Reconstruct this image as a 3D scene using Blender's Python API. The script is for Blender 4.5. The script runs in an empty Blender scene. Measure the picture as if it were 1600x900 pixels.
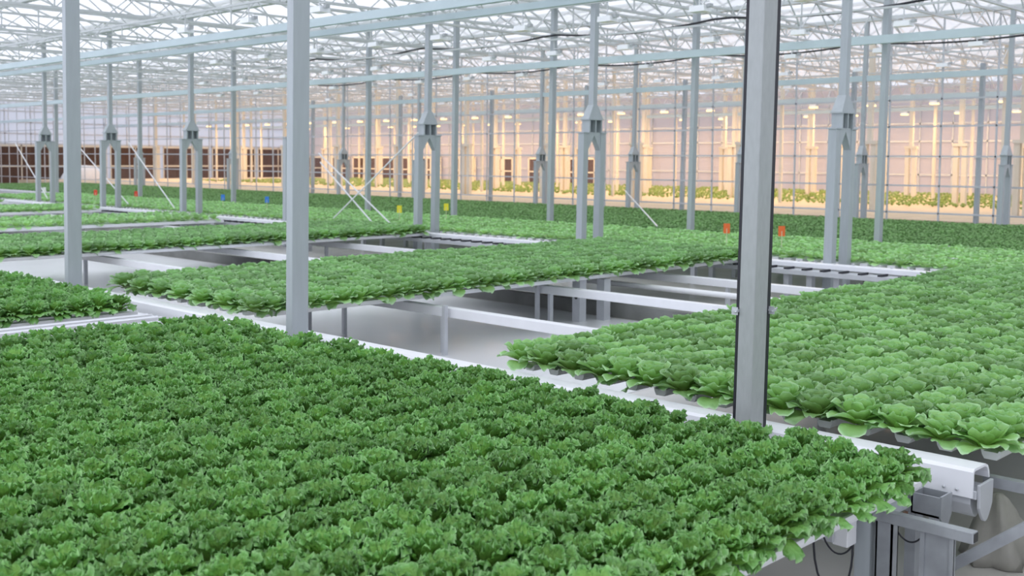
import bpy, math, random
import numpy as np
from mathutils import Vector, Matrix
sc = bpy.context.scene
C = sc.collection
rnd = random.Random(7)
nr = np.random.RandomState(5)

# ------------------------------------------------------------------ camera, world, exposure
FPX, HEAD, PITCH, ROLL, PPY, CAMZ = 1687.4, .7989, .071, -.0062, 368.2, 2.4
F = Vector((math.sin(HEAD)*math.cos(PITCH), math.cos(HEAD)*math.cos(PITCH), -math.sin(PITCH)))
R0 = Vector((math.cos(HEAD), -math.sin(HEAD), 0)); D0 = F.cross(R0)
RR = R0*math.cos(ROLL) + D0*math.sin(ROLL); DD = -R0*math.sin(ROLL) + D0*math.cos(ROLL)
cam_d = bpy.data.cameras.new('camera'); cam = bpy.data.objects.new('camera', cam_d); C.objects.link(cam)
m = Matrix.Identity(4)
for i in range(3):
    m[i][0] = RR[i]; m[i][1] = -DD[i]; m[i][2] = -F[i]
m[2][3] = CAMZ
cam.matrix_world = m
cam_d.lens = FPX*36/1600; cam_d.sensor_width = 36; cam_d.shift_y = -(450-PPY)/1600
cam_d.clip_start = .05; cam_d.clip_end = 500
cam_d.dof.use_dof = True; cam_d.dof.focus_distance = 6.0; cam_d.dof.aperture_fstop = 3.6
sc.camera = cam
sc.view_settings.view_transform = 'Standard'; sc.view_settings.look = 'None'
sc.view_settings.gamma = 1; sc.view_settings.use_curve_mapping = False
sc.view_settings.exposure = 0.0
try:
    sc.cycles.transparent_max_bounces = 40
    sc.cycles.max_bounces = 8
    sc.cycles.diffuse_bounces = 4
    sc.cycles.sample_clamp_indirect = 4
except Exception: pass

w = bpy.data.worlds.new('overcast'); sc.world = w; w.use_nodes = True
nt = w.node_tree; bg = nt.nodes['Background']
tc = nt.nodes.new('ShaderNodeTexCoord'); sep = nt.nodes.new('ShaderNodeSeparateXYZ')
cr = nt.nodes.new('ShaderNodeValToRGB')
nt.links.new(tc.outputs['Generated'], sep.inputs[0]); nt.links.new(sep.outputs['Z'], cr.inputs[0])
cr.color_ramp.elements[0].position = 0.0; cr.color_ramp.elements[0].color = (.74, .77, .88, 1)
cr.color_ramp.elements[1].position = .7; cr.color_ramp.elements[1].color = (1.0, 1.03, 1.08, 1)
# overcast sky a little brighter toward the north-west (-x, +y)
dt = nt.nodes.new('ShaderNodeVectorMath'); dt.operation = 'DOT_PRODUCT'; dt.inputs[1].default_value = (-.8, .6, 0)
nt.links.new(tc.outputs['Generated'], dt.inputs[0])
mr = nt.nodes.new('ShaderNodeMapRange'); nt.links.new(dt.outputs['Value'], mr.inputs['Value'])
mr.inputs['From Min'].default_value = -1; mr.inputs['From Max'].default_value = 1
mr.inputs['To Min'].default_value = .68; mr.inputs['To Max'].default_value = 1.38
vm = nt.nodes.new('ShaderNodeVectorMath'); vm.operation = 'SCALE'
nt.links.new(cr.outputs[0], vm.inputs[0]); nt.links.new(mr.outputs[0], vm.inputs['Scale'])
nt.links.new(vm.outputs[0], bg.inputs[0]); bg.inputs[1].default_value = 1.52

FL = .42      # floor level; the camera stands on a raised walkway, gutter tops are at z = 1

# ------------------------------------------------------------------ materials
def mat(name, col, rough=.5, metal=0, noise=0, scale=8, dark=None, emit=0, bump=0, stretch=None, spec=.5):
    M = bpy.data.materials.new(name); M.use_nodes = True
    n = M.node_tree; b = n.nodes['Principled BSDF']
    b.inputs['Base Color'].default_value = (*col, 1); b.inputs['Roughness'].default_value = rough
    b.inputs['Metallic'].default_value = metal; b.inputs['Specular IOR Level'].default_value = spec
    if emit:
        b.inputs['Emission Color'].default_value = (*col, 1); b.inputs['Emission Strength'].default_value = emit
    if noise or bump:
        t = n.nodes.new('ShaderNodeTexCoord'); nz = n.nodes.new('ShaderNodeTexNoise')
        nz.inputs['Scale'].default_value = scale; nz.inputs['Detail'].default_value = 5
        src = t.outputs['Object']
        if stretch:
            mp = n.nodes.new('ShaderNodeMapping'); mp.inputs['Scale'].default_value = stretch
            n.links.new(src, mp.inputs[0]); src = mp.outputs[0]
        n.links.new(src, nz.inputs['Vector'])
        if noise:
            r = n.nodes.new('ShaderNodeValToRGB')
            d = dark or tuple(c*(1-noise) for c in col)
            r.color_ramp.elements[0].position = .3; r.color_ramp.elements[0].color = (*d, 1)
            r.color_ramp.elements[1].position = .7; r.color_ramp.elements[1].color = (*col, 1)
            n.links.new(nz.outputs['Fac'], r.inputs[0]); n.links.new(r.outputs[0], b.inputs['Base Color'])
        if bump:
            bp = n.nodes.new('ShaderNodeBump'); bp.inputs['Strength'].default_value = bump; bp.inputs['Distance'].default_value = .01
            n.links.new(nz.outputs['Fac'], bp.inputs['Height']); n.links.new(bp.outputs[0], b.inputs['Normal'])
    return M

def leaf_mat(name, deep, mid, rim, trans=.25, rough=.45, bump=.006):
    # attribute 'leaf': x = how far along the leaf (0 base, 1 rim), y = tone of the plant
    M = bpy.data.materials.new(name); M.use_nodes = True
    n = M.node_tree; b = n.nodes['Principled BSDF']; out = n.nodes['Material Output']
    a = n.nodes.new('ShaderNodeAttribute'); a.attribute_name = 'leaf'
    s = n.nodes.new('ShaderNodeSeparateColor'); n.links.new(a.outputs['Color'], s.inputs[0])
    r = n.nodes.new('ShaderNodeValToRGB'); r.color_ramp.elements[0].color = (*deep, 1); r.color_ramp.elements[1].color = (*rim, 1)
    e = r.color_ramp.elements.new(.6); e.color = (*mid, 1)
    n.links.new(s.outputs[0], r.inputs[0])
    mul = n.nodes.new('ShaderNodeHueSaturation'); mp = n.nodes.new('ShaderNodeMapRange')
    mp.inputs['To Min'].default_value = .78; mp.inputs['To Max'].default_value = 1.2
    n.links.new(s.outputs[1], mp.inputs['Value']); n.links.new(mp.outputs[0], mul.inputs['Value'])
    n.links.new(r.outputs[0], mul.inputs['Color'])
    n.links.new(mul.outputs[0], b.inputs['Base Color']); b.inputs['Roughness'].default_value = rough
    b.inputs['Specular IOR Level'].default_value = .45
    tcn = n.nodes.new('ShaderNodeTexCoord'); nz = n.nodes.new('ShaderNodeTexNoise'); nz.inputs['Scale'].default_value = 70; nz.inputs['Detail'].default_value = 3
    n.links.new(tcn.outputs['Object'], nz.inputs['Vector'])
    bp = n.nodes.new('ShaderNodeBump'); bp.inputs['Strength'].default_value = .6; bp.inputs['Distance'].default_value = bump
    n.links.new(nz.outputs['Fac'], bp.inputs['Height']); n.links.new(bp.outputs[0], b.inputs['Normal'])
    tr = n.nodes.new('ShaderNodeBsdfTranslucent'); n.links.new(mul.outputs[0], tr.inputs['Color'])
    mx = n.nodes.new('ShaderNodeMixShader'); mx.inputs[0].default_value = trans
    n.links.new(b.outputs[0], mx.inputs[1]); n.links.new(tr.outputs[0], mx.inputs[2]); n.links.new(mx.outputs[0], out.inputs['Surface'])
    return M

def glass_mat(name, tint=(.93, .95, .97), refl=.05, milk=0, milkcol=(.85, .87, .9)):
    M = bpy.data.materials.new(name); M.use_nodes = True
    n = M.node_tree; out = n.nodes['Material Output']; n.nodes.remove(n.nodes['Principled BSDF'])
    t = n.nodes.new('ShaderNodeBsdfTransparent'); t.inputs[0].default_value = (*tint, 1)
    g = n.nodes.new('ShaderNodeBsdfGlossy'); g.inputs['Roughness'].default_value = .05
    mx = n.nodes.new('ShaderNodeMixShader'); mx.inputs[0].default_value = refl
    n.links.new(t.outputs[0], mx.inputs[1]); n.links.new(g.outputs[0], mx.inputs[2])
    last = mx
    if milk:
        d = n.nodes.new('ShaderNodeBsdfTranslucent'); d.inputs[0].default_value = (*milkcol, 1)
        d2 = n.nodes.new('ShaderNodeBsdfDiffuse'); d2.inputs[0].default_value = (*milkcol, 1)
        dm = n.nodes.new('ShaderNodeMixShader'); dm.inputs[0].default_value = .35
        n.links.new(d.outputs[0], dm.inputs[1]); n.links.new(d2.outputs[0], dm.inputs[2])
        m2 = n.nodes.new('ShaderNodeMixShader'); m2.inputs[0].default_value = milk
        n.links.new(mx.outputs[0], m2.inputs[1]); n.links.new(dm.outputs[0], m2.inputs[2]); last = m2
    n.links.new(last.outputs[0], out.inputs['Surface'])
    return M

GALV = mat('galvanised_steel', (.42, .46, .49), .5, .15, noise=.12, scale=3, stretch=(6, 6, .8), dark=(.38, .415, .445))
GALVN = mat('galvanised_near', (.38, .40, .41), .5, .2, noise=.1, scale=14, stretch=(3, 3, 1), bump=.1)
TRUSS = mat('truss_steel', (.56, .585, .60), .5, .2)
BEAMB = mat('painted_beam', (.52, .62, .66), .5, .1, noise=.08, scale=2)
WHITE = mat('white_coated_metal', (.80, .81, .86), .35, 0, noise=.06, scale=5)
TUBE = mat('zinc_tube', (.36, .38, .41), .42, .35, noise=.25, scale=9)
SHEET = mat('floor_sheet', (.84, .85, .89), .22, 0, noise=.06, scale=1.2, spec=.9)
ALU = mat('aluminium', (.55, .57, .61), .4, .3, noise=.1, scale=6)
PVC = mat('white_pvc', (.76, .77, .80), .4)
RUB = mat('black_rubber', (.012, .012, .02), .5)
DARK = mat('dark_hole', (.03, .03, .03), .7)
CONC = mat('concrete', (.68, .67, .67), .24, 0, noise=.3, scale=.8, dark=(.52, .50, .47), spec=.95)
CURB = mat('curb_concrete', (.22, .225, .22), .85, 0, noise=.3, scale=3)
SACK = mat('sack_plastic', (.31, .30, .27), .5, 0, noise=.15, scale=12)
BROWN = mat('brown_door', (.085, .038, .024), .7, 0, noise=.35, scale=2, stretch=(3, 3, .5))
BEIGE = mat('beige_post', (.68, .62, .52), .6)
SCREEN = glass_mat('screen_cloth', milk=1.0, milkcol=(.72, .68, .70))
PANEL = glass_mat('milky_panel', milk=.85, milkcol=(.78, .80, .86))
ROOFG = glass_mat('roof_glass', tint=(.97, .98, .99), refl=.03, milk=.26, milkcol=(.93,.93,.97))
WALLG = glass_mat('wall_glass', tint=(.96, .96, .97), refl=.04)
LAMPW = mat('lamp_white', (.85, .87, .90), .3)
BALL = mat('ballast_grey', (.42, .44, .46), .5)
GLOW = mat('sodium_glow', (1.0, .64, .22), .4, emit=3.2)
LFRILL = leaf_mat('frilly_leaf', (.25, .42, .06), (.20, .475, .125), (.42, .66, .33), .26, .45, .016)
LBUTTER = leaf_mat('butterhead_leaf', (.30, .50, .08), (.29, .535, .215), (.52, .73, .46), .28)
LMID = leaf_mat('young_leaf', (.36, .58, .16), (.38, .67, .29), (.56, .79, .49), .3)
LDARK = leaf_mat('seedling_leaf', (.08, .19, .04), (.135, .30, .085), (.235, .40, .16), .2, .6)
LFAR = leaf_mat('far_leaf', (.18, .26, .05), (.24, .36, .09), (.33, .44, .16), .25)
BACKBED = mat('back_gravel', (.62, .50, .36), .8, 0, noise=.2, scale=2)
FLAGS = {k: mat('flag_'+k, c, .5) for k, c in dict(orange=(.85, .16, .04), yellow=(.85, .72, .04), red=(.75, .06, .03), blue=(.04, .22, .75), white=(.85, .85, .88)).items()}
STAKE = mat('stake', (.7, .66, .5), .5)

# ------------------------------------------------------------------ mesh helper
class MB:
    def __init__(s): s.v = []; s.f = []; s.sm = []
    def poly(s, vs, fs, smooth=False):
        o = len(s.v); s.v += [tuple(p) for p in vs]
        for f in fs: s.f.append(tuple(o+i for i in f)); s.sm.append(smooth)
        return s
    def box(s, x0, x1, y0, y1, z0, z1):
        return s.poly([(x0,y0,z0),(x1,y0,z0),(x1,y1,z0),(x0,y1,z0),(x0,y0,z1),(x1,y0,z1),(x1,y1,z1),(x0,y1,z1)],
               [(0,3,2,1),(4,5,6,7),(0,1,5,4),(1,2,6,5),(2,3,7,6),(3,0,4,7)])
    def bar(s, a, b, wd, ht=None, n=4, smooth=False):
        a = Vector(a); b = Vector(b); d = (b-a).normalized(); ht = ht or wd
        u = d.cross(Vector((0,0,1)));
        if u.length < 1e-4: u = Vector((1,0,0))
        u.normalize(); v = u.cross(d)
        vs = []
        for p in (a, b):
            for k in range(n):
                t = 2*math.pi*(k+.5)/n; q = math.sqrt(2) if n == 4 else 1
                vs.append(p + u*(math.cos(t)*wd/2*q) + v*(math.sin(t)*ht/2*q))
        fs = [(k, (k+1) % n, n+(k+1) % n, n+k) for k in range(n)] + [tuple(range(n))[::-1], tuple(range(n, 2*n))]
        return s.poly(vs, fs, smooth)
    def tube(s, pts, r, n=8):
        pts = [Vector(p) for p in pts]; o = len(s.v); rings = []
        for i, p in enumerate(pts):
            d = (pts[min(i+1, len(pts)-1)] - pts[max(i-1, 0)]).normalized()
            u = d.cross(Vector((.13, .2, 1))).normalized(); v = u.cross(d)
            rings.append([p + u*math.cos(2*math.pi*k/n)*r + v*math.sin(2*math.pi*k/n)*r for k in range(n)])
        vs = [q for rg in rings for q in rg]
        fs = [(i*n+k, i*n+(k+1) % n, (i+1)*n+(k+1) % n, (i+1)*n+k) for i in range(len(pts)-1) for k in range(n)]
        fs += [tuple(range(n))[::-1], tuple((len(pts)-1)*n+k for k in range(n))]
        return s.poly(vs, fs, True)
    def prism_y(s, prof, y0, y1):        # profile in (x,z), extruded along y
        n = len(prof)
        vs = [(x, y0, z) for x, z in prof] + [(x, y1, z) for x, z in prof]
        return s.poly(vs, [(k, (k+1) % n, n+(k+1) % n, n+k) for k in range(n)] + [tuple(range(n))[::-1], tuple(range(n, 2*n))])
    def prism_x(s, prof, x0, x1):        # profile in (y,z), extruded along x
        n = len(prof)
        vs = [(x0, y, z) for y, z in prof] + [(x1, y, z) for y, z in prof]
        return s.poly(vs, [(k, (k+1) % n, n+(k+1) % n, n+k) for k in range(n)] + [tuple(range(n))[::-1], tuple(range(n, 2*n))])
    def build(s, name, m, parent=None, bevel=0):
        me = bpy.data.meshes.new(name); me.from_pydata([tuple(p) for p in s.v], [], s.f); me.update()
        me.polygons.foreach_set('use_smooth', s.sm)
        me.materials.append(m)
        o = bpy.data.objects.new(name, me); C.objects.link(o)
        if parent:
            o.parent = parent; o.matrix_parent_inverse = Matrix.Identity(4)
            me.transform(Matrix.Translation(-parent.location))
        if bevel:
            b = o.modifiers.new('bevel', 'BEVEL'); b.width = bevel; b.segments = 2; b.limit_method = 'ANGLE'
        return o

def tag(o, label=None, cat=None, group=None, kind=None):
    if label: o['label'] = label
    if cat: o['category'] = cat
    if group: o['group'] = group
    if kind: o['kind'] = kind
    return o
def ordn(k): return '%d%s' % (k, 'th' if 10 < k % 100 < 14 else {1: 'st', 2: 'nd', 3: 'rd'}.get(k % 10, 'th'))
def struct(o): o['kind'] = 'structure'; return o
def empty(name, loc, **k):
    o = bpy.data.objects.new(name, None); C.objects.link(o); o.location = loc; o.empty_display_size = .1
    return tag(o, **k)
def copy_tree(o, parent=None):
    c = o.copy(); C.objects.link(c)
    if parent: c.parent = parent
    for ch in list(o.children): copy_tree(ch, c)
    return c

# ------------------------------------------------------------------ the building
struct(MB().box(-3, 120, -6, 120, FL-.2, FL).build('floor', CONC))
struct(MB().box(7.05, 10.5, 5.6, 34, FL, FL+.003).build('trim_5', SHEET))       # pale sheet laid on the floor

XW, XB, YE = 25.7, 48.0, 70.0
# roof: zigzag glass, ridges along y
PER = 3.85; X0 = 2.15-PER; NB = 13
ZG, ZR = 5.85, 6.55
g = MB()
for k in range(NB+1):
    xa = X0+k*PER
    g.poly([(xa,-4,ZG),(xa+PER/2,-4,ZR),(xa+PER/2,YE,ZR),(xa,YE,ZG)], [(0,1,2,3)])
    g.poly([(xa+PER/2,-4,ZR),(xa+PER,-4,ZG),(xa+PER,YE,ZG),(xa+PER/2,YE,ZR)], [(0,1,2,3)])
struct(g.build('ceiling', ROOFG))
g = MB()
for k in range(NB+1):
    xa = X0+k*PER
    for j in range(0, 62):
        y = -3.5+j*1.2
        if xa > .9*y + 30 and False: continue
        g.bar((xa, y, ZG), (xa+PER/2, y, ZR), .028, .05); g.bar((xa+PER, y, ZG), (xa+PER/2, y, ZR), .028, .05)
    g.bar((xa+PER/2, -4, ZR), (xa+PER/2, YE, ZR), .06, .09)
    g.bar((xa, -4, ZG), (xa, YE, ZG), .16, .1)
struct(g.build('trim_1', TRUSS))                       # glazing bars, ridges and roof gutters

# interior glazed partition at XW
g = MB(); 
for j in range(0, 52):
    y = 3+j*1.29
    g.box(XW-.02, XW+.02, y-.018, y+.018, FL, ZG)
for z in (1.15, 1.81, 2.52, 3.24, 3.89):
    g.box(XW-.02, XW+.02, 2, YE, z-.02, z+.02)
struct(g.build('trim_2', ALU))
struct(MB().poly([(XW,2,FL),(XW,YE,FL),(XW,YE,ZG),(XW,2,ZG)], [(0,1,2,3)]).build('window_1', WALLG))

# end wall across y = YE and far wall at x = XB
def wall_frames(name, fx, a0, a1, step, zs):
    g = MB(); a = a0
    while a < a1:
        fx(g, a-.03, a+.03, FL, ZG); a += step
    for z in zs: fx(g, a0, a1, z-.04, z+.04)
    return struct(g.build(name, ALU))
struct(MB().box(XB, XB+.1, -2, YE, FL, ZG).build('wall_right', SCREEN))
struct(MB().box(2, XB, YE, YE+.1, FL, ZG).build('wall_back', PANEL))
wall_frames('trim_3', lambda g, a, b, c, d: g.box(XB-.06, XB, a, b, c, d), 0, YE, 1.5, (1.8, 2.6, 3.3, 4.1, 4.9))
wall_frames('trim_4', lambda g, a, b, c, d: g.box(a, b, YE-.06, YE, c, d), 4, XB, 1.6, (3.15, 3.8, 4.5, 5.2))
n = 1
def door(a0, a1, z1, along):
    global n
    g = MB()
    if along == 'x': g.box(a0, a1, YE-.12, YE-.07, FL, z1)
    else: g.box(XB-.12, XB-.07, a0, a1, FL, z1)
    d = struct(g.build('door_%d' % n, BROWN)); n += 1
    g = MB()
    for k in range(3):
        t = a0+(a1-a0)*k/2
        if along == 'x': g.box(t-.035, t+.035, YE-.16, YE-.12, FL, z1)
        else: g.box(XB-.16, XB-.12, t-.05, t+.05, FL, z1)
    if along == 'x': g.box(a0, a1, YE-.16, YE-.12, z1-.12, z1); g.box(a0, a1, YE-.16, YE-.12, 1.7, 1.8)
    else: g.box(XB-.16, XB-.12, a0, a1, z1-.12, z1); g.box(XB-.16, XB-.12, a0, a1, 1.6, 1.68)
    g.build('door_frame', BEIGE, d)
for k in range(9): door(14.2+3.8*k, 14.2+3.8*k+3.5, 3.1, 'x')
for k in range(9): door(40+3.3*k, 40+3.3*k+(1.9 if k < 4 else 2.8), 2.5, 'y')

# ------------------------------------------------------------------ columns
def lean(t):      # the columns of the photographed house stand about .7 degrees out of plumb
    for c in t.children:
        if c.type == 'MESH':
            zb = t.location.z - 1
            for v in c.data.vertices:
                z = v.co.z + zb; v.co.x += .0088*z; v.co.y -= .0088*z
    return t
def column_single(x, y, ztop, a, b, label, name='steel_column', z0=FL, m=None, group=None, cat='column'):
    t = empty(name, (x, y, z0), label=label, cat=cat, group=group)
    MB().box(x-a/2, x+a/2, y-b/2, y+b/2, z0+.012, ztop).build('post', m or GALV, t, bevel=.006)
    MB().box(x-a/2-.05, x+a/2+.05, y-b/2-.05, y+b/2+.05, z0, z0+.012).build('base_plate', GALV, t)
    return t if m else lean(t)
# nearest, with rubber strips and clamps
near = column_single(4.835, 2.975, 5.9, .13, .09, 'nearest square steel column edged with black rubber strips beside the white rail', m=GALVN)
MB().box(4.775, 4.815, 3.02, 3.038, FL+.02, 5.9).build('rubber_strip', RUB, near)
MB().box(4.900, 4.935, 2.935, 2.965, FL+.02, 5.9).build('rubber_strip', RUB, near)
for (cx, cy) in ((4.765, 3.035), (4.93, 2.92)):
    g = MB(); g.box(cx-.015, cx+.015, cy-.016, cy+.016, 1.62, 1.632); g.box(cx-.010, cx-.006, cy-.018, cy+.018, 1.605, 1.645)
    g.tube([(cx-.02, cy-.01, 1.62), (cx+.03, cy-.01, 1.635)], .005)
    tag(g.build('pipe_clamp', ALU, near), 'small galvanised pipe clamp')
lean(near)
column_single(4.87, 7.10, 5.9, .155, .085, 'plain grey steel column rising behind the foreground bed, second nearest to camera')
column_single(4.93, 11.30, 5.9, .155, .085, 'plain grey steel column at left beside the small left bed')

def cap_col(x, y, zc, gap, ztop, w_, label, group, z0=FL):
    t = empty('yoke_column', (x, y, z0), label=label, cat='column', group=group)
    k = w_/.16; p = .055*k; hw = .19*k; a = .085*k
    MB().box(x-p, x+p, y-p, y+p, zc, ztop).build('post', GALV, t, bevel=.003)
    g = MB()
    lo = [(x-hw, y-a, zc), (x+hw, y-a, zc), (x+hw, y+a, zc), (x-hw, y+a, zc)]
    hi = [(x-p, y-p-.01, zc+.24*k), (x+p, y-p-.01, zc+.24*k), (x+p, y+p+.01, zc+.24*k), (x-p, y+p+.01, zc+.24*k)]
    g.poly(lo+hi, [(0,3,2,1),(4,5,6,7),(0,1,5,4),(1,2,6,5),(2,3,7,6),(3,0,4,7)])
    g.box(x-hw-.01, x+hw+.01, y-a-.012, y+a+.012, zc-.02, zc)
    g.build('cap', GALV, t)
    g = MB()
    g.box(x-hw+.02, x+hw-.02, y+a-.02, y+a, zc-.22, zc-.02)
    for xx in (x-hw+.02, x-.012, x+hw-.045): g.box(xx, xx+.025, y-a, y+a-.02, zc-.22, zc-.02)
    g.build('head_block', GALV, t)
    for s in (-1, 1):
        xc = x+s*gap/2; q = .065*k
        g = MB(); g.box(xc-q, xc+q, y-q, y+q, z0, zc-.24); g.box(xc-q-.015, xc+q+.015, y-q-.015, y+q+.015, zc-.24, zc-.22)
        g.build('leg', GALV, t, bevel=.003)
        g = MB(); a0 = x; a1 = x+s*(gap/2-q)
        g.prism_y([(a0, zc-.22), (a1, zc-.22), (a1, zc-.52), (a0, zc-.27)] if s > 0 else [(a1, zc-.22), (a0, zc-.22), (a0, zc-.27), (a1, zc-.52)], y-q+.01, y+q-.01)
        g.build('gusset', GALV, t)
    return lean(t)
DL = ['double-legged grey column with arrow-shaped cap nearest the right side of the frame, in the rail gap',
      'double-legged grey column with arrow cap in the middle of the frame, between the two middle gaps',
      'double-legged grey column with arrow cap left of centre, at the corner of the second gap',
      'double-legged grey column hidden mostly behind the second nearest plain column',
      'double-legged column with arrow cap between the two plain columns at left',
      'double-legged column with arrow cap just right of the left plain column',
      'double-legged column with arrow cap just left of the left plain column']
for i, y in enumerate((7.20, 11.70, 15.85, 20.3, 24.85, 29.3, 33.7)):
    cap_col(13.89, y, 3.07, .44, 5.2 if i == 2 else 5.9, .155, DL[i], 'double-legged columns along the middle rail')
cap_col(13.89, 38.2, 3.07, .44, 5.9, .155, 'double-legged column farthest left, cut by the left edge of the frame', 'double-legged columns along the middle rail')
S2 = ['plain slim column behind the light bed, just left of the nearest column', 'plain slim column rising just left of the middle double-legged column',
      'plain slim column between the left-of-centre double column and the middle one', 'plain slim column just right of the second nearest column',
      'plain slim column midway between the two left double columns and the second plain one']
for i, y in enumerate((12.35, 16.1, 19.25, 22.6, 29.2)):
    column_single(17.75, y, 5.9, .13, .10, S2[i], name='slim_column', group='slim columns between the pale and dark beds')
column_single(17.75, 8.45, 5.9, .13, .10, 'plain slim column directly behind the right double-legged column', name='slim_column', group='slim columns between the pale and dark beds')
for y in (35.2, 42.0, 49.0): column_single(17.75, y, 5.9, .13, .10, 'one of the faint slim columns far off at the left', name='slim_column', group='faint slim columns far left')
S3 = ['small double-legged column by the right edge of the frame, at the partition', 'small double-legged column behind the right double-legged column', 'small double-legged column half hidden by the nearest column',
      'small double-legged column right of the middle column at the glass partition', 'small double-legged column left of the middle column at the glass partition',
      'small double-legged column between the third and fourth slim columns']
for y, lb in zip((9.05, 12.5, 15.9, 19.6, 23.3, 29.2), S3): cap_col(25.2, y, 2.56, .42, 5.9, .14, lb, 'double-legged columns at the glass partition')
for y in (33.6, 41.5, 50, 58): cap_col(25.2, y, 2.56, .42, 5.9, .14, 'one of the distant double-legged columns toward the far left end', 'distant double-legged columns')
for j, y in enumerate((9.9, 13.1, 18.3, 22.0, 26.2, 31.0, 36.5)):
    column_single(XW+.15, y, 4.7, .12, .10, 'slim wall post standing in the glass partition, %s from the right' % ordn(j+1), name='wall_post', group='posts of the glass partition', cat='post')
# beige lit posts of the back compartment
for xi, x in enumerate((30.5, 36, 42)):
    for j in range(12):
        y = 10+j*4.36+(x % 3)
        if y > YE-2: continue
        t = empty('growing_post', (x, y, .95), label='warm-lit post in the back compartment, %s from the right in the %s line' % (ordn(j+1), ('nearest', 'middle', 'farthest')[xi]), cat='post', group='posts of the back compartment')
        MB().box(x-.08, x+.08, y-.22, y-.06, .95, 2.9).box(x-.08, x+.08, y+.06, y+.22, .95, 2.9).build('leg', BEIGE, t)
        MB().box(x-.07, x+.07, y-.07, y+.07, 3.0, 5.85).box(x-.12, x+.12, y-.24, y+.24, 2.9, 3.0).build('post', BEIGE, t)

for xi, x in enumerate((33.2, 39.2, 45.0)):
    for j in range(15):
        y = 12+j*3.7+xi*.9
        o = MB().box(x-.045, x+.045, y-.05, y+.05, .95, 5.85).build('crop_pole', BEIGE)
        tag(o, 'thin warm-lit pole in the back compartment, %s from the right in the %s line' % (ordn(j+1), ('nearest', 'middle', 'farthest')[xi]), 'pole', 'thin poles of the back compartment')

# ------------------------------------------------------------------ long beams along y
def ybeam(name, x, z, wd, ht, y0, y1, m, label, cat='beam', group=None):
    t = MB().box(x-wd/2, x+wd/2, y0, y1, z-ht/2, z+ht/2).build(name, m); return tag(t, label, cat, group)
ybeam('ceiling_beam', 9.9, 4.46, .10, .12, 1, YE, BEAMB, 'pale blue-grey beam crossing top left, upper of the close pair')
ybeam('ceiling_beam', 10.25, 4.36, .08, .09, 1, YE, BEAMB, 'thinner pale beam just below the upper one of the close pair at top left')
ybeam('ceiling_beam', 17.55, 4.45, .10, .14, 1, YE, BEAMB, 'pale blue-grey beam crossing behind the middle double-legged columns')
ybeam('ceiling_beam', 25.25, 4.42, .10, .14, 1, YE, BEAMB, 'pale blue-grey beam running over the glass partition')
ybeam('ceiling_beam', 33.0, 4.40, .10, .14, 1, YE, BEAMB, 'distant pale beam in the warm-lit back compartment')
ybeam('ceiling_beam', 40.8, 4.40, .10, .14, 1, YE, BEAMB, 'farthest pale beam before the back wall')

# ------------------------------------------------------------------ roof trusses along x
def truss(y, x0, x1, zl, zu, label, group, step=.62):
    t = empty('roof_truss', (x0, y, zl), label=label, cat='truss', group=group)
    MB().bar((x0, y, zl), (x1, y, zl), .05, .05).build('lower_chord', TRUSS, t)
    MB().bar((x0, y, zu), (x1, y, zu), .05, .05).build('upper_chord', TRUSS, t)
    g = MB(); x = x0; k = 0
    while x < x1-step:
        a, b = (zl, zu) if k % 2 == 0 else (zu, zl)
        g.bar((x, y, a), (x+step/1.0, y, b), .022, .022); x += step; k += 1
        if k % 6 == 0: g.bar((x, y, zl), (x, y, zu), .025, .025)
    g.build('web', TRUSS, t)
    return t
for i in range(15):
    y = 7.24+4.36*i
    truss(y, max(1.0, .34*y-2), min(XB, y*2.9+3), 5.15, 5.75, 'grey lattice roof truss over the column tops, %s from the camera' % ordn(i+1), 'main roof trusses')
for i in range(15):
    y = 5.06+4.36*i
    truss(y, max(1.0, .34*y-2), min(XB, y*2.9+3), 5.40, 5.80, 'slender lattice truss between two main trusses, %s from the camera' % ordn(i+1), 'intermediate roof trusses', .5)
# hanging lamp pipes and lamps
def lamp_proto(lit):
    t = empty('grow_lamp', (0, 0, 0), label='x', cat='lamp')
    g = MB(); g.poly([(-.10,-.14,-.09),(.10,-.14,-.09),(.10,.14,-.09),(-.10,.14,-.09),(-.09,-.13,.0),(.09,-.13,.0),(.09,.13,.0),(-.09,.13,.0)],
        [(4,5,6,7),(0,1,5,4),(1,2,6,5),(2,3,7,6),(3,0,4,7)] + ([] if lit else [(0,3,2,1)]))
    g.build('reflector', LAMPW, t)
    MB().box(-.04, .04, -.21, -.142, -.03, .02).build('ballast', BALL, t)
    MB().bar((0, 0, .0), (0, 0, .245), .015).box(-.01, .01, -.16, .01, .05, .065).build('hanger', TRUSS, t)
    if lit:
        MB().box(-.095, .095, -.135, .135, -.135, -.089).build('bulb', GLOW, t)
        ld = bpy.data.lights.new('sodium_light', 'AREA'); ld.shape = 'RECTANGLE'; ld.size = .18; ld.size_y = .24
        ld.color = (1.0, .60, .26); ld.energy = 60
        lo = bpy.data.objects.new('bulb_light', ld); C.objects.link(lo); lo.parent = t; lo.location = (0, 0, -.14)
    return t
P0, P1 = lamp_proto(False), lamp_proto(True)
used = {0: False, 1: False}
def place_lamp(x, y, z, lit, label, group):
    P = P1 if lit else P0
    o = P if not used[int(lit)] else copy_tree(P)
    used[int(lit)] = True
    o.location = (x, y, z); o['label'] = label; o['group'] = group
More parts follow.
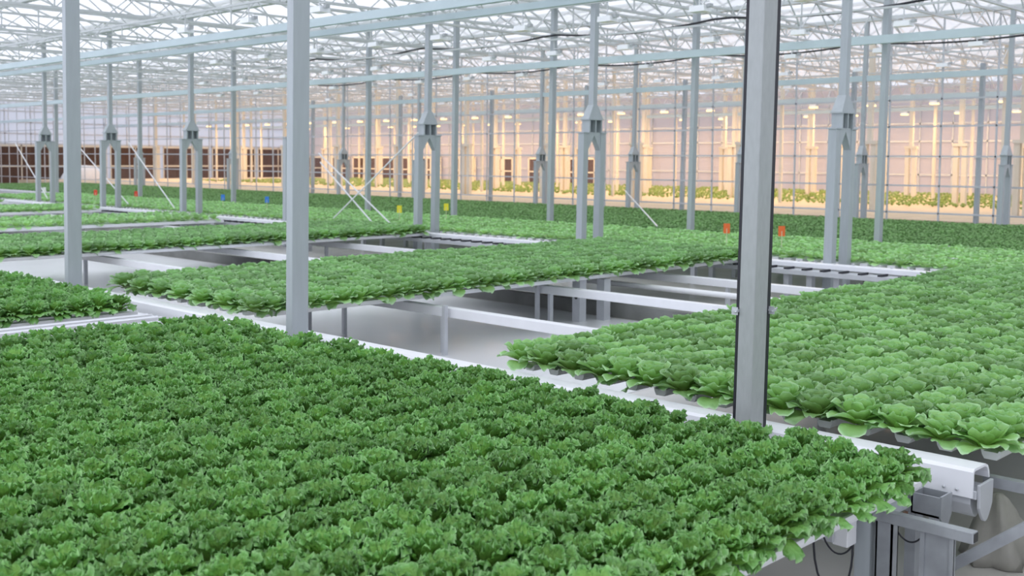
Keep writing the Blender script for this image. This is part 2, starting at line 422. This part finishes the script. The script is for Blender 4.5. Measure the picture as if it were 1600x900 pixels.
rows = {10.0: ((11.8, 13.9, 15.9, 18), 'over the bed right of the left columns'), 13.8: ((7.74, 9.5, 11.3, 13.2, 15.4, 17.3, 19.3, 21.3, 23.4), 'in the nearest visible lamp line'), 17.5: ((5.9, 8.0, 9.9, 11.8, 13.85, 15.8, 17.8, 19.8, 21.9, 24, 26, 28.2, 30.4), 'in the second lamp line'),
        21.4: ((8.3, 10.25, 12.3, 14.2, 16.3, 18.4, 20.5, 22.6, 24.7, 27, 29, 31.3, 33.5, 36), 'in the third lamp line'),
        25.6: ((10.7, 12.8, 14.9, 17, 19, 21.1, 23.2, 25.4, 27.6, 30, 32.4, 35, 37.5), 'in the lamp line over the glass partition'), 30.3: ((13.3, 15.4, 17.5, 19.6, 21.8, 24, 26.2, 28.4, 30.8, 33.5, 36), 'in the first lamp line beyond the glass')}
for x, (ys, what) in rows.items():
    for q, y in enumerate(ys): place_lamp(x, y, 4.72, False, 'unlit white grow lamp, %s from the right %s' % (ordn(q+1), what), 'unlit lamps '+what)
    tag(MB().bar((x, ys[0]-2, 4.97), (x, ys[-1]+20, 4.97), .035).build('lamp_pipe', TRUSS), 'thin hanging pipe carrying the lamps '+what, 'pipe')
for i, x in enumerate((34.0, 38.0, 42.5, 46)):
    tag(MB().bar((x, 8, 4.79), (x, YE-1, 4.79), .035).build('lamp_pipe', TRUSS), 'thin pipe carrying the %s line of lit sodium lamps' % ('nearest', 'second', 'third', 'farthest')[i], 'pipe')
    for j in range(24):
        y = 13.0+j*2.35+(i % 2)*.8
        if y > YE-3 or y > x*2.0: continue
        place_lamp(x, y, 4.55, True, 'lit orange sodium lamp, %s from the right in the %s lit line' % (ordn(j+1), ('nearest', 'second', 'third', 'farthest')[i]), 'lit sodium lamps of the back compartment')
# draped black power cables
def cable(x, z, y0, y1, r, label, sag=.13, span=4.36):
    pts = []; y = y0
    while y < y1:
        u = ((y-7.24) % span)/span; pts.append((x, y, z - sag*4*u*(1-u))); y += .4
    tag(MB().tube(pts, r, 6).build('power_cable', RUB), label, 'cable')
cable(17.6, 5.10, 5.0, 27, .022, 'black sagging power cable strung under the roof, nearest one')
cable(23.5, 5.10, 8, 33, .022, 'black sagging power cable strung farther back under the roof')

# diagonal brace rods
for k, (a, b, la) in enumerate([((14.3, 18.0, 1.0), (14.3, 19.9, 2.3), 'left of the left-of-centre double column'), ((14.4, 17.5, .99), (14.4, 20.1, 2.5), 'close beside the first rod left of the left-of-centre double column'),
        ((14.3, 29.0, 1.02), (14.3, 32.6, 2.9), 'low at the far left between two double columns'), ((14.4, 26.6, 1.0), (14.4, 29.2, 2.8), 'just right of the left plain column'),
        ((14.35, 19.6, .99), (13.95, 16.0, 3.0), 'rising to the cap of the left-of-centre column'), ((17.8, 13.2, 1.05), (24.6, 19.4, 1.5), 'low over the dark bed in the middle'),
        ((14.3, 34.5, 1.02), (14.3, 37, 2.8), 'low at the left edge of the frame')]):
    tag(MB().bar(a, b, .022).build('brace_rod', WHITE), 'thin diagonal brace rod '+la, 'rod')

# ------------------------------------------------------------------ main rail and its end
prof = [(4.935, .865), (4.935, .985), (4.95, 1.0), (5.08, 1.0), (5.11, .988), (5.13, .955), (5.135, .925), (5.125, .925), (5.115, .955), (5.10, .978), (5.075, .988), (4.955, .988), (4.947, .98), (4.947, .865)]
t = empty('gutter_rail', (5.0, 1.85, .9), label='long white metal rail running between the foreground bed and the beds behind', cat='rail')
MB().prism_y(prof, 1.86, 40).build('profile', WHITE, t)
g = MB()
arc = [(4.95+.15*i/8, .83-.075*math.sin(math.pi*i/8)) for i in range(9)]
g.prism_y([(4.95, .90)]+arc+[(5.10, .90)], 1.875, 1.99)
g.prism_y([(4.945, .93)]+[(x, z-.01) for x, z in arc]+[(5.105, .90), (5.105, .93)], 1.83, 1.845)
g.box(4.94, 5.12, 1.845, 1.875, .86, .90)
g.build('end_bracket', ALU, t, bevel=.003)
for yy in (1.93, 1.99): MB().bar((4.945, yy, .895), (4.925, yy, .895), .014, n=8, smooth=True).build('bolt', ALU, t)
for yy in (2.05, 4.6, 7.3, 10, 12.8): MB().box(5.0, 5.06, yy-.035, yy+.035, FL, .86).build('leg', ALU, t)
# lower carrying rail in front of it
prof = [(4.62, .90), (4.62, .925), (4.76, .925), (4.775, .91), (4.775, .86), (4.765, .86), (4.765, .905), (4.63, .905)]
t = empty('carrying_rail', (4.7, 2.0, .86), label='low narrow white shelf rail just left of the long white rail', cat='rail')
MB().prism_y([(x+.06, z) for x, z in prof], 2.07, 14).build('profile', WHITE, t)
g = MB()                                          # bucket-shaped bracket on its end
a0, a1, b0, b1 = 4.74, 4.86, 1.93, 2.06
for (x0, x1, y0, y1) in ((a0, a0+.008, b0, b1), (a1-.008, a1, b0, b1), (a0, a1, b1-.008, b1)): g.box(x0, x1, y0, y1, .80, .895)
g.prism_y([(a0, .90), (a1, .90), (a1, .80), ((a0+a1)/2+.02, .75), ((a0+a1)/2-.02, .75), (a0, .80)][::-1], b0-.008, b0)
g.box(a0, a1, b0, b1, .80, .81)
tag(g.build('bracket', TUBE, t), 'open galvanised bracket with a pointed front plate')

# support beams along y under the beds with legs
legspots = {7.35: (8.12, 12.3, 16.4, 3.9), 9.5: (8.6, 12.9, 4.4), 11.62: (7.5, 5.0, 12.2, 16)}
for x, lab in ((7.35, 'first'), (9.5, 'second'), (11.62, 'third')):
    t = empty('support_beam', (x, 2, FL), label='white box beam carrying the beds, %s one behind the long white rail' % lab, cat='beam')
    MB().box(x-.05, x+.05, 2.0, 30, .80, .895).build('beam', WHITE, t, bevel=.006)
    for y in legspots[x]:
        MB().box(x-.027, x+.027, y-.02, y+.02, FL, .80).build('leg', ALU, t)
for x, y, d in ((7.24, 7.98, 'just right of the first support beam leg in the near gap'), (7.3, 9.72, 'under the middle bed between the plain column and the first beam'), (7.17, 10.21, 'darker, right beside the second nearest plain column'), (9.4, 8.72, 'left of the second support beam leg')):
    tag(MB().box(x-.022, x+.022, y-.02, y+.02, FL, .93).build('support_post', ALU), 'short grey post '+d, 'post')
for x, y, d in ((9.98, 8.56, 'left of two, with a round hole'), (10.3, 8.44, 'right of two')):
    o = empty('pedestal', (x, y, FL), label='short thick steel pedestal under the middle bed, '+d, cat='pedestal')
    MB().box(x-.06, x+.06, y-.06, y+.06, FL, .93).build('post', ALU, o)
    if 'hole' in d: MB().bar((x-.062, y, .72), (x-.059, y, .72), .05, n=12).build('hole', DARK, o)
tag(MB().tube([(10.9, 2, .80), (10.9, 12, .80)], .035, 12).build('water_pipe', PVC), 'round white plastic pipe running behind the second support beam', 'pipe')
tag(MB().box(10.56, 10.66, -2, 34, FL, FL+.17).build('concrete_curb', CURB), 'low dark concrete curb on the floor under the beds', 'curb')

# far rails at x = 13.6, with a notched shelf in front
prof = [(13.46, .93), (13.46, .985), (13.48, 1.0), (13.57, 1.0), (13.59, .985), (13.59, .93)]
t = empty('notched_rail', (13.5, 3, .9), label='white rail with notched shelf along the far end of the gaps', cat='rail')
MB().prism_y(prof, -2, 40).build('profile', WHITE, t)
g = MB(); g.box(13.12, 13.47, -2, 40, .90, .91); g.box(13.10, 13.13, -2, 40, .86, .92); g.build('shelf', ALU, t)
g = MB(); h = MB(); y = 3.0
for k in range(95):
    g.bar((13.15, y, .925), (13.40, y, .925), .028, .03); h.tube([(13.53, y, 1.0), (13.53, y, 1.012)], .018, 6); y += .27
g.build('rib', RUB, t)['kind'] = 'stuff'; h.build('stud', ALU, t)['kind'] = 'stuff'
for y in (5.2, 6.9, 7.3, 7.65, 11.6, 15.2, 19): MB().box(13.3, 13.4, y-.04, y+.04, FL, .9).build('leg', ALU, t)

# ------------------------------------------------------------------ gutters
def gutter_mesh(L):
    prof = [(-.048, 1.0), (-.042, .975), (-.03, .955), (.03, .955), (.042, .975), (.048, 1.0), (.038, 1.002), (.034, .992), (-.034, .992), (-.038, 1.002)]
    n_ = len(prof); vs = [(0, y, z-1) for y, z in prof] + [(L, y, z-1) for y, z in prof]
    me = bpy.data.meshes.new('gutter'); me.from_pydata(vs, [], [(k, (k+1) % n_, n_+(k+1) % n_, n_+k) for k in range(n_)] + [tuple(range(n_))[::-1], tuple(range(n_, 2*n_))])
    me.materials.append(WHITE); return me
def gutters(x0, x1, ys, label, edge_lo=None, edge_hi=None):
    me = gutter_mesh(x1-x0)
    for i, y in enumerate(ys):
        o = bpy.data.objects.new('growing_gutter', me); C.objects.link(o); o.location = (x0, y, 1.0)
        if i == 0 and edge_lo: tag(o, edge_lo, 'gutter')
        elif i == len(ys)-1 and edge_hi: tag(o, edge_hi, 'gutter')
        else: tag(o, label+', %s from the right' % ordn(i+1), 'gutter', label+'s')
R = lambda a, b, s: [a+s*i for i in range(int((b-a)/s+1e-6)+1)]
SP = .2
B1 = R(2.00, 7.64, .216); B0 = R(9.25, 13.3, SP); B3 = R(1.93, 5.2, .22); B2 = R(8.40, 11.05, SP); BA = R(15.25, 17.7, SP)
gutters(-.3, 4.60, B1, 'white growing gutter under the foreground bed of frilly lettuce', 'white growing gutter along the open right edge of the foreground bed')
gutters(.5, 4.60, [8.22, 8.52, 8.80, 8.98], 'empty white gutter between the foreground bed and the small left bed')
gutters(1.5, 4.60, B0, 'white growing gutter under the small left bed', 'white growing gutter along the front edge of the small left bed')
gutters(5.33, 13.42, B3, 'white growing gutter under the right-hand butterhead bed', None, 'white growing gutter along the gap edge of the right-hand butterhead bed')
gutters(5.33, 13.42, B2, 'white growing gutter under the middle bed', 'white growing gutter along the front edge of the middle bed')
gutters(5.33, 13.42, BA, 'white growing gutter under the bed left behind the middle bed', 'white growing gutter along the front edge of the bed behind the middle bed')

# ------------------------------------------------------------------ plants
def leaf_grid(nu, nv, length, width, tilt0, tilt1, ruffle, freq, cup, seed, azi, r0, z0, rimround=1.0):
    """one leaf as a grid; returns verts (N,3), attribute (N,)"""
    rs = np.random.RandomState(seed)
    u = np.linspace(-1, 1, nu)[:, None]*np.ones((1, nv)); v = np.linspace(0, 1, nv)[None, :]*np.ones((nu, 1))
    ang = tilt0+(tilt1-tilt0)*v                      # elevation of the spine
    ds = length/(nv-1)
    sx = np.concatenate([[0], np.cumsum(np.cos(ang[0, 1:])*ds)]); sz = np.concatenate([[0], np.cumsum(np.sin(ang[0, 1:])*ds)])
    wv = np.sin(np.clip(v, 0, 1)**.75*math.pi*.62+.18)   # width along the leaf
    wv = wv/wv.max()
    endr = np.sqrt(np.clip(1-(np.abs(u)**2.2)*.42*rimround*v**2, 0, 1))
    X = r0+sx[None, :]*endr
    Y = u*width/2*wv
    Z = z0+sz[None, :]*endr
    edge = np.clip(np.maximum(np.abs(u)**1.1, v**2.2), 0, 1)*v
    ph = rs.rand(3)*6.28
    wob = np.sin(u*freq+ph[0]+v*3)*.6+np.sin(v*freq*1.1+u*freq*.6+ph[1])*.6+np.sin(u*freq*1.9+ph[2])*.35
    nx, nz = -np.sin(ang), np.cos(ang)
    rf = ruffle*edge*wob
    cu = cup*(u**2)*width*wv*(.4+.6*v)
    X = X+nx*(rf+cu); Z = Z+nz*(rf+cu)
    Y = Y+ruffle*.5*edge*np.sin(v*freq*1.3+ph[2]+u*2)
    ca, sa = math.cos(azi), math.sin(azi)
    P = np.stack([X*ca-Y*sa, X*sa+Y*ca, Z], -1).reshape(-1, 3)
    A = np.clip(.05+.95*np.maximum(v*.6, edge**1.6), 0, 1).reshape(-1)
    idx = np.arange(nu*nv).reshape(nu, nv)
    Q = np.stack([idx[:-1, :-1], idx[1:, :-1], idx[1:, 1:], idx[:-1, 1:]], -1).reshape(-1, 4)
    return P, Q, A
def plant(kind, nu, nv, seed, leaves=None):
    rs = np.random.RandomState(seed); V = []; Q = []; A = []; o = 0
    if kind == 'frilly':
        n_ = leaves or 34
        for i in range(n_):
            t = i/(n_-1)                            # 0 outer, 1 inner
            P, q, a = leaf_grid(nu, nv, .15-.075*t**1.4+rs.rand()*.025, .078-.022*t, .85+.4*t, -1.0+1.65*t+rs.rand()*.8, .0145-.001*t, 12.5, -.12+.3*t, rs.randint(1e6), i*2.4+rs.rand()*.4, .012, .015+.075*t)
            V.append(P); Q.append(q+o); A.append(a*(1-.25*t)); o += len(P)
    elif kind == 'butter':
        n_ = leaves or 24
        for i in range(n_):
            t = i/(n_-1)
            P, q, a = leaf_grid(nu, nv, .142-.08*t**1.6+rs.rand()*.014, .118-.045*t, .50+.70*t**.7, -.85+2.3*t**.75+rs.rand()*.35, .013-.007*t, 4.6, .14, rs.randint(1e6), i*2.4+rs.rand()*.3, .012, .016+.04*t, .9)
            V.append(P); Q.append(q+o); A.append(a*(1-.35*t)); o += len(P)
    else:
        n_ = leaves or 7
        for i in range(n_):
            t = i/(n_-1)
            P, q, a = leaf_grid(nu, nv, .11-.03*t+rs.rand()*.03, .07, .6+.6*t, .1+.8*t+rs.rand()*.4, .010, 4, .15, rs.randint(1e6), i*2.4+rs.rand(), .01, .0)
            V.append(P); Q.append(q+o); A.append(a); o += len(P)
    return np.concatenate(V), np.concatenate(Q), np.concatenate(A)
def to_mesh(name, V, Q, A, T, m):
    me = bpy.data.meshes.new(name); n_ = len(V); f = len(Q)
    me.vertices.add(n_); me.vertices.foreach_set('co', V.astype(np.float32).ravel())
    me.loops.add(f*4); me.loops.foreach_set('vertex_index', Q.astype(np.int32).ravel())
    me.polygons.add(f); me.polygons.foreach_set('loop_start', np.arange(0, f*4, 4, dtype=np.int32))
    me.update(calc_edges=True); me.validate()
    me.polygons.foreach_set('use_smooth', np.ones(len(me.polygons), bool))
    at = me.attributes.new('leaf', 'FLOAT_COLOR', 'POINT')
    col = np.zeros((n_, 4), np.float32); col[:, 0] = A; col[:, 1] = T; col[:, 3] = 1
    at.data.foreach_set('color', col.ravel()); me.materials.append(m); return me
def stuff(name, kind, nu, nv, nvar, spots, m, label, cat, leaves=None, smin=.9, smax=1.1, z=1.0, zs=1.0):
    vs = [plant(kind, nu, nv, 50+i, leaves) for i in range(nvar)]
    V = []; Q = []; A = []; T = []; o = 0
    for (x, y) in spots:
        P, q, a = vs[nr.randint(nvar)]; th = nr.rand()*6.283; s = smin+(smax-smin)*nr.rand(); c_, s_ = math.cos(th)*s, math.sin(th)*s
        M_ = np.stack([P[:, 0]*c_-P[:, 1]*s_+x, P[:, 0]*s_+P[:, 1]*c_+y, P[:, 2]*s*zs+z], -1)
        V.append(M_); Q.append(q+o); A.append(a); T.append(np.full(len(a), nr.rand())); o += len(P)
    me = to_mesh(name, np.concatenate(V), np.concatenate(Q), np.concatenate(A), np.concatenate(T), m)
    ob = bpy.data.objects.new(name, me); C.objects.link(ob); return tag(ob, label, cat, None, 'stuff')
def inframe(x, y, z=1.1, mg=30):
    v = Vector((x, y, z-CAMZ)); d = v.dot(F)
    if d < .3: return False
    px = 800+FPX*v.dot(RR)/d; py = PPY+FPX*v.dot(DD)/d
    return -mg < px < 1600+mg and py < 900+mg
def jit(ys, x0, x1, sp, j=.012, stag=True, lim=None):
    out = []
    for k, y in enumerate(ys):
        x = x0 + (sp/2 if (k % 2 and stag) else 0)
        while x <= x1:
            if lim is None or lim(x, y): out.append((x+nr.uniform(-j, j), y+nr.uniform(-j, j)))
            x += sp
    return out
def individuals(kind, name, spots, m, nu, nv, labeler, cat, nvar=7, smin=.92, smax=1.1, z=1.0):
    ms = [to_mesh(name, *(lambda p: (p[0], p[1], p[2], np.full(len(p[0]), nr.rand())))(plant(kind, nu, nv, 200+i)), m) for i in range(nvar)]
    proto = None
    for (x, y) in spots:
        o = bpy.data.objects.new(name, ms[nr.randint(nvar)]) if proto is None else proto.copy()
        if proto is not None: o.data = ms[nr.randint(nvar)]
        proto = proto or o
        C.objects.link(o); o.location = (x, y, z); o.rotation_euler = (nr.uniform(-.08, .08), nr.uniform(-.08, .08), nr.rand()*6.28)
        s = smin+(smax-smin)*nr.rand(); o.scale = (s, s, s)
        for k in ('label', 'group', 'category'):
            if k in o: del o[k]
        lb, gp = labeler(x, y); tag(o, lb, cat, gp)

# foreground frilly lettuce
s1 = jit(B1, .2, 4.45, .168, lim=lambda x, y: inframe(x, y, 1.1, 130))
corner = min(s1, key=lambda p: (p[1]-2.0)*3-(p[0]))
inn = [p for p in s1 if inframe(*p, 1.12, 5)]; out_ = [p for p in s1 if not inframe(*p, 1.12, 5)]
inn.sort(key=lambda p: p[0]**2+p[1]**2)
ind, rest = inn[:300], inn[300:]+out_
def grid_index(pts, ys, rev=False, right=True):
    idx = {}
    for k, y in enumerate(ys[::-1] if rev else ys):
        row = sorted([p for p in pts if abs(p[1]-y) < .07], key=lambda p: -p[0] if right else p[0])
        for i, p in enumerate(row): idx[p] = (k+1, i+1)
    return idx
I1 = grid_index(s1, B1)
def lab1(x, y):
    if (x, y) == corner: return 'frilly green lettuce head at the right-hand corner of the foreground bed', None
    if y < 2.12: return 'frilly lettuce head overhanging the foreground bed\'s open edge, %s from the rail' % ordn(I1[(x, y)][1]), 'frilly lettuces along the open edge'
    if x > 4.2: return 'frilly lettuce head by the rail, %s row in from the open edge, %s from rail' % (ordn(I1[(x, y)][0]), ordn(I1[(x, y)][1])), 'frilly lettuces at the rail ends of the front rows'
    return 'frilly lettuce in the foreground bed, %s row from the open edge, %s from the rail' % (ordn(I1[(x, y)][0]), ordn(I1[(x, y)][1])), 'frilly lettuces in the front part of the foreground bed'
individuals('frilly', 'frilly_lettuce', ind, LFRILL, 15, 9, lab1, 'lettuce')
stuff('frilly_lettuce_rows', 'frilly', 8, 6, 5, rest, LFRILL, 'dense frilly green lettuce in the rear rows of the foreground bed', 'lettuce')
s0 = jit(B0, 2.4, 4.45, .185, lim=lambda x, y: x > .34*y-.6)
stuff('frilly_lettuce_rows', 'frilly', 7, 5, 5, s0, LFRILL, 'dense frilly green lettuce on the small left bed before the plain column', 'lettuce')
# butterhead lettuce on the right
s3 = jit(B3, 5.265, 13.3, .205, stag=False, lim=lambda x, y: inframe(x, y, 1.1, 150))
inn = [p for p in s3 if inframe(*p, 1.12, 5)]; out_ = [p for p in s3 if not inframe(*p, 1.12, 5)]
inn.sort(key=lambda p: p[0]**2+p[1]**2)
ind, rest = inn[:300], inn[300:]+out_
I3 = grid_index(s3, B3, True, False)
def lab3(x, y):
    if x < 5.37: return 'butterhead lettuce right behind the long white rail, %s from the gap corner' % ordn(I3[(x, y)][0]), 'butterheads beside the rail'
    if y > 5.0: return 'butterhead lettuce along the gap edge of the right-hand bed, %s from the rail' % ordn(I3[(x, y)][1]), 'butterheads at the gap edge'
    return 'butterhead lettuce in the right-hand bed, %s row from the gap, %s from the rail' % (ordn(I3[(x, y)][0]), ordn(I3[(x, y)][1])), 'butterheads in the near part of the right-hand bed'
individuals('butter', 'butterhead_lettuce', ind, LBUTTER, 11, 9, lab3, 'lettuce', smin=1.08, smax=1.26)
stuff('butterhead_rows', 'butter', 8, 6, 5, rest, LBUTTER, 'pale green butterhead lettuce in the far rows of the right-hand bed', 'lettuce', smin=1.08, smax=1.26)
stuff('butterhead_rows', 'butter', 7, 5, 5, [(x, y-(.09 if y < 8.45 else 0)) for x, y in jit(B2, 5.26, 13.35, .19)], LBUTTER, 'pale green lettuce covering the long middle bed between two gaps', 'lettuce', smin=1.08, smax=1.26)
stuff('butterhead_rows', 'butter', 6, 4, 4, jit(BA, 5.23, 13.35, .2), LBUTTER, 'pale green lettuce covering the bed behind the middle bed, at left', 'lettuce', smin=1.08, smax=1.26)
# farther beds
def tray(x0, x1, y0, y1, z, label):
    t = empty('gutter_bed', (x0, y0, FL), label=label, cat='bed')
    g = MB(); y = y0
    while y < y1: g.box(x0, x1, y, y+.11, z-.06, z); y += .2
    g.build('gutter', WHITE, t)['kind'] = 'stuff'
    g = MB()
    for x in (x0+.3, x1-.3): g.box(x-.05, x+.05, y0, y1, z-.16, z-.06)
    g.build('beam', ALU, t)
    for x in (x0+.3, x1-.3):
        for y in R(y0+.5, y1, 4.3): MB().box(x-.04, x+.04, y-.04, y+.04, FL, z-.16).build('leg', ALU, t)
def farbed(x0, x1, y0, y1, sp, kind, m, label, z=.97, nm='young_lettuce_bed', lv=7, s=(1, 1.3), zs=.8):
    tray(x0-.06, x1+.06, y0-.1, y1+.1, z, 'gutter table under the '+label)
    stuff(nm, kind, 4, 4, 5, jit(R(y0, y1, sp), x0, x1, sp, lim=lambda x, y: x > .33*y-1.5 and y > .25*x-1), m, 'the '+label, 'lettuce', lv, s[0], s[1], z, zs)
farbed(5.6, 13.0, 22.0, 24.4, .22, 'butter', LMID, 'pale lettuce bed beyond the second left gap', lv=8)
farbed(8.0, 13.0, 28.2, 30.3, .2, 'butter', LMID, 'thin pale lettuce bed before the most distant one at left', lv=8)
farbed(10.0, 13.0, 34.6, 44, .26, 'young', LMID, 'most distant pale lettuce bed at the far left', s=(1.3, 1.6))
farbed(14.25, 15.25, 1, 40, .17, 'butter', LMID, 'narrow pale lettuce strip directly behind the notched rail', lv=8, zs=.7, s=(.85, 1.1))
farbed(15.45, 17.45, 1, 40, .17, 'butter', LMID, 'wide pale lettuce strip before the dark bed', lv=8, zs=.7, s=(.85, 1.1))
farbed(17.97, 24.7, 2, 56, .15, 'young', LDARK, 'dark green seedling bed before the glass partition', s=(.8, 1.0), nm='seedling_bed', lv=5, zs=.8)
tag(MB().box(15.27, 15.37, 5.8, 6.25, .93, 1.03).build('gutter_end', WHITE), 'short bright white gutter end between the pale strips near the right frame edge', 'gutter')
# back compartment floor and low crop
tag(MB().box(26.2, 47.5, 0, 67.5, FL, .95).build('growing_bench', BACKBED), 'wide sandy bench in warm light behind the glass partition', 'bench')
stuff('herb_rows', 'young', 4, 4, 4, [(nr.uniform(33, 47), nr.uniform(8, 60)) for _ in range(7500)], LFAR, 'yellow-green crop in warm light behind the glass partition', 'plants', 6, .7, 1.0, .985)
# white covered heaps at the end wall
for (x, y, a, b, h, d) in ((18.5, 64.5, 2.2, 1.4, 1.0, 'far left'), (31, 69, 1.6, .5, 1.0, 'right of the left plain column'), (23.0, 65, .9, .8, 1.5, 'behind the leftmost double column')):
    g = MB(); N, K = 20, 6; vs = [(x+a*math.cos(2*math.pi*i/N)*math.cos(k/K*1.5), y+b*math.sin(2*math.pi*i/N)*math.cos(k/K*1.5), FL+.4+h*math.sin(k/K*1.5)) for k in range(K+1) for i in range(N)]
    g.poly(vs, [(k*N+i, k*N+(i+1) % N, (k+1)*N+(i+1) % N, (k+1)*N+i) for k in range(K) for i in range(N)], True)
    g.box(x-a, x+a, y-b*.6, y+b*.6, FL, FL+.42)
    tag(g.build('covered_heap', WHITE), 'rounded white covered heap near the back wall, '+d, 'cover')

# marker flags
for (x, y, c, d) in ((14.9, 9.66, 'orange', 'just left of the nearest column'), (15.0, 8.72, 'orange', 'just right of the nearest column'), (15.0, 18.0, 'yellow', 'left of the left-of-centre double column'),
        (16.5, 18.15, 'yellow', 'right of the left-of-centre double column'), (14.7, 32.0, 'red', 'beside the left plain column'), (15.1, 30.2, 'red', 'farther from the left plain column'),
        (15.6, 26.2, 'blue', 'at the slim column left of the second plain column'), (15.7, 24.2, 'blue', 'next to the second plain column'), (12.5, 35.2, 'white', 'left of the leftmost double column'), (14.6, 35.5, 'white', 'right of the leftmost double column')):
    t = empty('marker_flag', (x, y, .98), label='small %s plastic marker flag %s' % (c, d), cat='flag')
    MB().bar((x, y, .98), (x, y, 1.30), .008).build('stake', STAKE, t)
    MB().poly([(x-.03, y+.035, 1.22), (x+.03, y-.035, 1.22), (x+.03, y-.035, 1.38), (x-.03, y+.035, 1.38), (x-.03, y+.045, 1.22), (x+.04, y-.035, 1.22), (x+.04, y-.035, 1.38), (x-.03, y+.045, 1.38)],
        [(0,1,2,3),(4,7,6,5),(3,2,6,7),(0,4,5,1),(1,5,6,2),(0,3,7,4)]).build('flag', FLAGS[c], t)

# ------------------------------------------------------------------ equipment at the end of the rail, bottom right
t = empty('tube_stand', (4.43, 2.0, FL), label='galvanised cross tube on posts under the right corner of the foreground bed', cat='stand')
MB().box(4.375, 4.425, 1.64, 8.3, .85, .898).build('cross_tube', TUBE, t, bevel=.004)
MB().box(4.381, 4.419, 1.637, 1.641, .856, .892).build('tube_opening', DARK, t)
MB().box(4.40, 4.47, 2.09, 2.16, FL, .85).build('leg', GALV, t)
g = MB(); g.box(4.40, 4.408, 1.99, 2.065, FL, .85); g.box(4.40, 4.46, 1.99, 1.998, FL, .85); g.box(4.40, 4.46, 2.057, 2.065, FL, .85); g.box(4.452, 4.46, 1.99, 2.065, FL, .85); g.build('leg', TUBE, t)
g = MB(); g.box(4.41, 4.418, 1.73, 1.87, FL, .85); g.box(4.40, 4.43, 1.73, 1.745, FL, .85); g.box(4.40, 4.43, 1.85, 1.87, FL, .85); g.box(4.418, 4.47, 1.79, 1.80, FL, .85); g.build('leg', TUBE, t)
MB().box(4.82, 4.90, 2.07, 2.12, FL, .86).build('leg', TUBE, t)
MB().box(4.47, 4.73, 2.07, 2.09, .82, .90).build('side_arm', GALV, t)
tag(MB().box(4.47, 4.70, 2.055, 2.068, .79, .815).build('rusty_strap', mat('rust', (.16, .085, .05), .8, noise=.4, scale=20), t), 'rusty brown flat strap')
j = empty('junction_box', (4.2, 2.2, .7), label='light grey junction box with cables under the foreground bed edge', cat='box')
MB().box(4.27, 4.355, 2.13, 2.20, .735, .845).build('housing', PVC, j, bevel=.004)
MB().box(4.25, 4.265, 2.19, 2.25, .75, .95).build('back_plate', ALU, j)
def bez(p, nseg=14):
    p = [Vector(q) for q in p]; out = []
    for i in range(nseg+1):
        u = i/nseg; q = p[:]
        while len(q) > 1: q = [q[k].lerp(q[k+1], u) for k in range(len(q)-1)]
        out.append(q[0])
    return out
tag(MB().tube(bez([(4.12, 2.2, .93), (4.06, 2.2, .72), (4.10, 2.18, .50), (4.30, 2.15, .44), (4.38, 2.15, .55), (4.36, 2.15, .74)]), .005).build('control_cable', RUB), 'black cable looping down below the junction box', 'cable')
tag(MB().tube(bez([(4.13, 2.2, .93), (4.15, 2.18, .70), (4.30, 2.15, .66), (4.35, 2.14, .74)]), .004).build('control_cable', RUB), 'black cable in a short loop from the bed edge to the junction box', 'cable')
tag(MB().tube(bez([(4.46, 2.02, .84), (4.47, 1.98, .74), (4.47, 1.92, .74), (4.44, 1.87, .82)]), .004).build('control_cable', RUB), 'thin black cable hanging between the posts under the cross tube', 'cable')
tag(MB().tube([(3.98, 2.10, .935), (4.10, 2.10, .935)], .018, 10).build('cable_gland', RUB), 'black fitting clipped under the foreground bed edge', 'fitting')
d = empty('diagonal_tube', (4.75, 1.9, .5), label='galvanised square tube slanting up to the right edge of the frame', cat='tube')
MB().bar((4.75, 1.87, .60), (4.83, 1.30, 1.06), .045).build('tube', TUBE, d)
MB().bar((4.749, 1.872, .599), (4.751, 1.866, .603), .036).build('tube_opening', DARK, d)
tag(MB().box(5.16, 5.21, .9, 1.90, .87, .92).build('side_tube', TUBE), 'short galvanised tube by the end of the long rail, below the last butterhead', 'tube')
# unseen bed of the same kind added right of frame to shade the floor
tray(5.25, 13.0, -2.5, 1.3, 1.0, 'unseen gutter table added just outside the right frame edge to shade the floor')
stuff('butterhead_rows', 'butter', 4, 4, 3, jit(R(-2.4, 1.25, .2), 5.3, 12.9, .22), LBUTTER, 'unseen pale green lettuce added on the outside table to shade the floor', 'lettuce', 7, 1.1, 1.3)
# crumpled plastic sack on the floor
g = MB(); N = 28; prof_ = [(.15, 0), (.155, .05), (.13, .13), (.10, .21), (.07, .27), (.045, .32), (.02, .34)]
vs = []
for k, (r, z) in enumerate(prof_):
    for i in range(N):
        a = 2*math.pi*i/N; q = r*(1+.16*math.sin(5*a+k*.5)+.08*math.sin(9*a+2*k))
        vs.append((5.45+q*math.cos(a), 1.93+q*math.sin(a), FL+.003+z))
g.poly(vs, [(k*N+i, k*N+(i+1) % N, (k+1)*N+(i+1) % N, (k+1)*N+i) for k in range(len(prof_)-1) for i in range(N)] + [tuple(range(N))[::-1], tuple(range((len(prof_)-1)*N, len(prof_)*N))], True)
tag(g.build('plastic_sack', SACK), 'pale crumpled plastic sack standing on the floor in the bottom right corner', 'sack')
